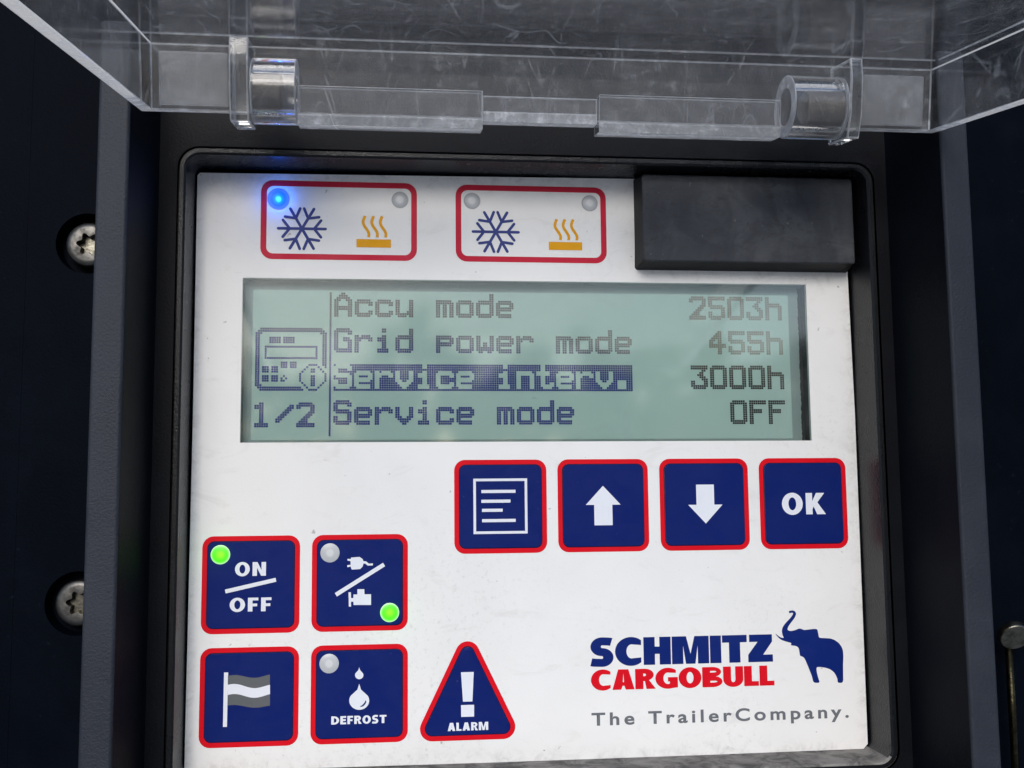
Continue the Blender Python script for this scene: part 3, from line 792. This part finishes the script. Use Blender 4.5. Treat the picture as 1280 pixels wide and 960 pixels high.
# on / off
k = key('power_button', -52.47, -15.67, 20.07, 'navy key lettered ON OFF with green lamp lit')
oq = lambda u, v: at(230 + u / 4.414, 650 + v / 4.414)
flat('lettering', text_shapes('ON', oq(287, 0)[0], oq(457, 0)[0], oq(370, 308)[1], oq(370, 232)[1], .26, .2, .16)
     + text_shapes('OFF', oq(253, 468)[0], oq(483, 468)[0], oq(370, 504)[1], oq(370, 428)[1], .26, .2, .16)
     + [[stroke(oq(229, 394), oq(508, 329), .82)]], HS, M_white, k)
def glow(x, z, col, e, h):
    ld = bpy.data.lights.new('indicator_glow', 'POINT'); ld.energy = e; ld.color = col; ld.shadow_soft_size = 0.0004
    lo = bpy.data.objects.new('indicator_glow', ld); C.objects.link(lo); lo.location = V(x, h, z)
    lo.parent = panel; lo.matrix_parent_inverse = parent_world(panel).inverted()
x, z = -58.76, -9.43; led(k, x, z, M_green); glow(x, z, (.15, 1, .0), 0.00012, 2.0)
# mains / engine
k = key('power_source_button', -29.92, -15.67, 20.07, 'navy key with plug and engine symbols')
P_ = lambda pts: [oq(u, v) for u, v in pts]
polys = [[stroke(oq(838, 412), oq(1104, 245), .85)],
 [P_([(922, 207), (968, 203), (985, 214), (990, 226), (1005, 228), (1020, 240), (1042, 239), (1042, 250), (1014, 251), (1000, 240), (990, 240), (986, 256), (972, 270), (926, 273), (921, 262), (921, 256), (902, 260), (901, 249), (920, 246), (919, 226), (903, 224), (902, 214), (921, 215)])],
 [P_([(908, 398), (921, 398), (922, 430), (935, 430), (935, 410), (957, 410), (957, 381), (995, 381), (996, 409), (1032, 409), (1032, 468), (936, 468), (935, 450), (922, 450), (922, 477), (910, 477)])]]
flat('plug_engine_symbol', polys, HS, M_white, k)
led(k, -36.21, -9.38, M_lens); led(k, -23.69, -21.99, M_green); glow(-23.69, -21.99, (.15, 1, .0), 0.00012, 2.0)
# flag
k = key('flag_button', -52.45, -38.55, 20.07, 'navy key with grey and white flag')
fq = lambda u, v: at(230 + u / 4.414, 790 + v / 4.414)
def wave(vl): return [fq(243 + (475 - 243) * i / 24, v) for i, v in enumerate(vl)]
def wv(base0, base1, amp): return [base0 + (base1 - base0) * i / 24 - amp * math.sin((i / 24) * 2 * PI * 1.05 + .55) for i in range(25)]
w0, w1, w2, w3 = wave(wv(246, 240, 9)), wave(wv(296, 298, 11)), wave(wv(352, 350, 11)), wave(wv(408, 410, 7))
flat('flag_stripes', [[w0 + w1[::-1]], [w2 + w3[::-1]]], HS, M_grey, k)
flat('flag_symbol', [[w1 + w2[::-1]], [[fq(222, 222), fq(245, 222), fq(238, 522), fq(216, 522)]]], HS, M_white, k)
# defrost
k = key('defrost_button', -29.9, -38.54, 20.07, 'navy key lettered DEFROST with water drops')
def drop(u, v_top, v_c, r, ry):
    pts = [(u, v_top), (u + r * .18, v_top + (v_c - v_top) * .35)] + [(u + r * math.cos(math.radians(t)), v_c + ry * math.sin(math.radians(t))) for t in range(-32, 213, 9)] + [(u - r * .18, v_top + (v_c - v_top) * .35)]
    return [fq(*p) for p in pts]
hl = [fq(*p) for p in [(1003, 374), (1006, 384), (1001, 396), (990, 408), (974, 413), (973, 409), (986, 400), (996, 388)]]
flat('drop_symbol', [[drop(967, 193, 237, 23, 22)], [drop(967, 284, 377, 55, 51), hl]], HS, M_white, k)
flat('lettering', text_shapes('DEFROST', fq(813, 0 + 490)[0], fq(1117, 480)[0], fq(965, 505)[1], fq(965, 460)[1], .27, .22, .12), HS, M_white, k)
led(k, -36.2, -32.2, M_lens)
# alarm triangle
tq = lambda u, v: at(510 + u / 4.414, 790 + v / 4.414)
c_ = [tq(325, 108), tq(128, 538), tq(530, 534)]
c_ = [(-7.98, -34.3), (-16.55, -52.0), (0.75, -52.0)]
apex, bl, br = tq(325, 50), tq(66, 540), tq(592, 530)
Zt, Zb = tq(325, 51)[1], tq(325, 597)[1]
Xc = (tq(66, 540)[0] + tq(592, 530)[0]) / 2; Hw = (tq(592, 530)[0] - tq(66, 540)[0]) / 2
def tri(inset):
    r = 2.55 - inset
    cs = [(Xc, Zt - 2.55), (Xc - Hw + 2.55, Zb + 2.55), (Xc + Hw - 2.55, Zb + 2.55)]
    sl = math.degrees(math.atan2(cs[0][1] - cs[1][1], cs[0][0] - cs[1][0]))
    return arc(*cs[0], r, r, 90 - sl, 90 + sl, 10) + arc(*cs[1], r, r, 90 + sl, 270, 10) + arc(*cs[2], r, r, 270, 450 - sl, 10)
k = raised('alarm_button', tri(1.18)); k['label'] = 'navy triangle with exclamation mark lettered ALARM'
flat('border', [[tri(0), tri(1.0)[::-1]]], HP, M_red, k)
flat('shadow_line', [[tri(1.0), tri(1.18)[::-1]]], HP, M_shadowline, k)
flat('warning_symbol', [[[tq(292, 221), tq(362, 219), tq(355, 382), tq(303, 383)]], [[tq(292, 402), tq(364, 400), tq(364, 465), tq(293, 467)]]], HS, M_white, k)
flat('lettering', text_shapes('ALARM', tq(219, 520)[0], tq(442, 520)[0], tq(330, 542)[1], tq(330, 497)[1], .27, .2, .12), HS, M_white, k)

# --- printed trade mark
emb = flat('emblem', text_shapes('SCHMITZ', 18.95, 59.3, -34.2, -28.35, .315, .265, .03), HP, M_blue, panel)
flat('red_lettering', text_shapes('CARGOBULL', 19.05, 59.45, -39.25, -35.0, .30, .235, .03), HP, M_red, emb)
eq = lambda u, v: at(960 + u / 10.67, 755 + v / 10.67)
ele = [(275,100),(290,89),(330,85),(358,95),(375,125),(365,165),(340,205),(300,255),(270,300),(258,335),(268,352),(300,360),(350,352),(390,335),(425,325),(460,338),(480,347),(540,340),(600,332),(645,332),(660,345),(668,390),(678,445),(700,452),(760,455),(830,458),(890,480),(945,520),(980,570),(1000,620),(1005,700),(1000,800),(1001,900),(1003,1051),(928,1051),(925,1000),(908,955),(880,910),(830,870),(770,850),(700,840),(645,840),(648,900),(668,980),(692,1051),(606,1051),(585,965),(555,885),(520,800),(490,730),(470,705),(425,692),(420,650),(412,600),(400,575),(370,558),(300,550),(312,525),(300,515),(240,500),(180,480),(140,450),(110,415),(95,388),(130,420),(165,445),(212,455),(195,420),(183,370),(187,330),(205,290),(245,240),(290,195),(325,150),(335,125),(325,115),(300,118),(285,125)]
def soften(lp, it=1):
    for _ in range(it):
        o_ = []
        for i in range(len(lp)):
            p, q = lp[i], lp[(i + 1) % len(lp)]
            o_ += [(p[0] * .8 + q[0] * .2, p[1] * .8 + q[1] * .2), (p[0] * .2 + q[0] * .8, p[1] * .2 + q[1] * .8)]
        lp = o_
    return lp
flat('elephant_emblem', [[soften([eq(*p) for p in ele], 2)]], HP, M_blue, emb)
fc = bpy.data.curves.new('tagline', 'FONT'); fc.body = 'The TrailerCompany.'; fc.size = 3.6; fc.offset = 0.085; fc.space_character = 1.35
fo = bpy.data.objects.new('tagline', fc); C.objects.link(fo)
bpy.context.view_layer.update()
me = bpy.data.meshes.new_from_object(fo.evaluated_get(bpy.context.evaluated_depsgraph_get()))
bpy.data.objects.remove(fo)
xs = [v.co.x for v in me.vertices]; zs = [v.co.y for v in me.vertices]
capz = 2.62 / max(zs)
for v in me.vertices:
    v.co = V(19.05 + (v.co.x - min(xs)) * (75.95 - 19.05) / (max(xs) - min(xs)), HP, -46.5 + v.co.y * capz)
me.materials.clear(); me.materials.append(M_text)
tg = bpy.data.objects.new('tagline', me); C.objects.link(tg); tg.parent = emb; tg.matrix_parent_inverse = parent_world(emb).inverted()

# ================================================================== PORT COVER
cover = thing('port_cover', V(55, 0, 52.3), 'raised black plastic block covering the top right corner of the panel', 'cover')
bm = bmesh.new()
l0 = rrect(30.6, 79.9, 52.15, 73.0, .5); l1 = rrect(31.2, 79.2, 52.9, 72.3, .7); l2 = rrect(31.5, 78.95, 53.2, 72.0, .6)
A = [bm.verts.new(V(x, -.9, z)) for x, z in l0]
bm.faces.new(A[::-1]).material_index = 1
B = bridge(bm, A, 0, l0, .05, 1); B = bridge(bm, B, 0, l1, 5.8, 1); B = bridge(bm, B, 0, l2, 6.0, 0)
bm.faces.new(B)
obj('cover_block', bm, [M_cover, M_coverside], cover)

# ================================================================== LID
TILT = math.radians(10.0)
LX_0, LX_1, T = -68.3, 85.1, 2.6         # inner width, wall thickness
LEN, DEP = 142.0, 12.2
OH, OZ = 32.5, 87.1
lid = thing('lid', V(8.4, OH, OZ), 'scratched clear plastic lid hinged open above the panel', 'lid')
def LV(x, e2, e3):      # x across, e2 out from the hinge, e3 down along the walls
    return V(x, OH + e2 * math.cos(TILT) - e3 * math.sin(TILT), OZ - e2 * math.sin(TILT) - e3 * math.cos(TILT))
def lbox(bm, x0, x1, a0, a1, b0, b1, mi=0):
    vs = [bm.verts.new(LV(x, a, b)) for x in (x0, x1) for a in (a0, a1) for b in (b0, b1)]
    for f in ((0, 1, 3, 2), (4, 6, 7, 5), (0, 4, 5, 1), (2, 3, 7, 6), (0, 2, 6, 4), (1, 5, 7, 3)):
        bm.faces.new([vs[i] for i in f]).material_index = mi
bm = bmesh.new()
def lring(x0, x1, a0, a1, b): return [bm.verts.new(LV(x, a, b)) for x, a in ((x0, a0), (x1, a0), (x1, a1), (x0, a1))]
ot = lring(LX_0 - T, LX_1 + T, -T, LEN + T, -T); ob = lring(LX_0 - T + .2, LX_1 + T - .2, -T, LEN + T - .2, DEP)
it = lring(LX_0, LX_1, 0, LEN, 0); ib = lring(LX_0 - .0, LX_1 + .0, 0, LEN, DEP)
bm.faces.new(ot); bm.faces.new(it)
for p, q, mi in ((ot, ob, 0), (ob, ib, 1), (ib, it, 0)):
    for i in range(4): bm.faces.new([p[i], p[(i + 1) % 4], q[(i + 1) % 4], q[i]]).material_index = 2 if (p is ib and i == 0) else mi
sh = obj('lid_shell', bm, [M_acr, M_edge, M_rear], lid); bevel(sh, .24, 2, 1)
# hinge strips along the rear wall, their lower faces whitened to look lit
def strip(x0, x1, e3, thick, top):
    bm = bmesh.new()
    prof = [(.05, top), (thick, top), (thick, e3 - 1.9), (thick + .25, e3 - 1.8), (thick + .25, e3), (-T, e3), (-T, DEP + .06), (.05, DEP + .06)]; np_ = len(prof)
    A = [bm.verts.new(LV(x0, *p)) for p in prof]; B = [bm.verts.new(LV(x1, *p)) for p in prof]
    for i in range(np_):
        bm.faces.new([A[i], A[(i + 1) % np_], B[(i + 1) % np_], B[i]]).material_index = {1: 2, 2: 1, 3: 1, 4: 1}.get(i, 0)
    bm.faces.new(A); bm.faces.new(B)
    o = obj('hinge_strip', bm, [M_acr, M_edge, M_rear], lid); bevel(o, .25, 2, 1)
strip(-41.0, -6.0, 14.7, 2.6, 7.4); strip(16.6, 53.0, 14.7, 2.6, 7.4); strip(-5.9, 16.5, 13.0, 1.0, 8.0)
for xa, xb in ((-66.6, -54.0), (69.6, 83.0)):
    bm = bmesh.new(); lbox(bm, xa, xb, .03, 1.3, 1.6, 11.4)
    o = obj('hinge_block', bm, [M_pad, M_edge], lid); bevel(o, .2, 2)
def knuckle(xa, xb, flange_a, flange_b, pin_a, pin_b):
    bm = bmesh.new()
    def cyl(x, r, e2, e3, n=44): return [bm.verts.new(LV(x, e2 + r * math.cos(2 * PI * i / n), e3 + r * math.sin(2 * PI * i / n))) for i in range(n)]
    ce = (-1.2, 8.1); R0, RB = 6.2, 3.7
    a, b, c, d = cyl(xa, R0, *ce), cyl(xb, R0, *ce), cyl(xa, RB, *ce), cyl(xb, RB, *ce)
    n = 44
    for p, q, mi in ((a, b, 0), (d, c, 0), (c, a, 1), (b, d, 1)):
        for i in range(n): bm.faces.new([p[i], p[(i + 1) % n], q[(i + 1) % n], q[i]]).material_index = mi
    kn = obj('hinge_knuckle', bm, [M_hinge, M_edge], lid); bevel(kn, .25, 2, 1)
    bm = bmesh.new()
    a, b = cyl(pin_a, 3.4, *ce), cyl(pin_b, 3.4, *ce)
    for i in range(n): bm.faces.new([a[i], a[(i + 1) % n], b[(i + 1) % n], b[i]])
    bm.faces.new(a); bm.faces.new(b)
    pn = obj('hinge_pin', bm, M_pin, kn); bevel(pn, .5)
    bm = bmesh.new()
    f0, f1 = flange_a, flange_b
    prof = [(-6.5, -1.0), (3.6, -1.0), (4.4, 3), (4.4, 10), (3.2, 14.6), (-6.5, 14.6)]
    A = [bm.verts.new(LV(f0, *p)) for p in prof]; B = [bm.verts.new(LV(f1, *p)) for p in prof]
    m = len(prof)
    for i in range(m): bm.faces.new([A[i], A[(i + 1) % m], B[(i + 1) % m], B[i]])
    bm.faces.new(A); bm.faces.new(B)
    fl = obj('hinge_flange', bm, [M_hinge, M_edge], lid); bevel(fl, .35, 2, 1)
knuckle(-49.6, -41.2, -53.4, -49.8, -49.7, -44.0)
knuckle(66.2, 55.0, 69.0, 66.4, 66.3, 58.5)

# ================================================================== LOOSE BOLT
bolt = thing('bolt', V(106.3, 9, -44), 'dull metal bolt with flat round head beside the right rim', 'bolt')
bm = bmesh.new(); tube(bm, (106.3, 14.2, -27.2), (-.12, .80, -.52), 3.2, 2.0, 40); hd = obj('bolt_head', bm, M_dsteel, bolt); bevel(hd, .5, 3)
bm = bmesh.new(); tube(bm, (105.9, 13.4, -58), (0, 0, 1), 0.8, 29.0, 28); sk = obj('bolt_shank', bm, M_brass, bolt, True)
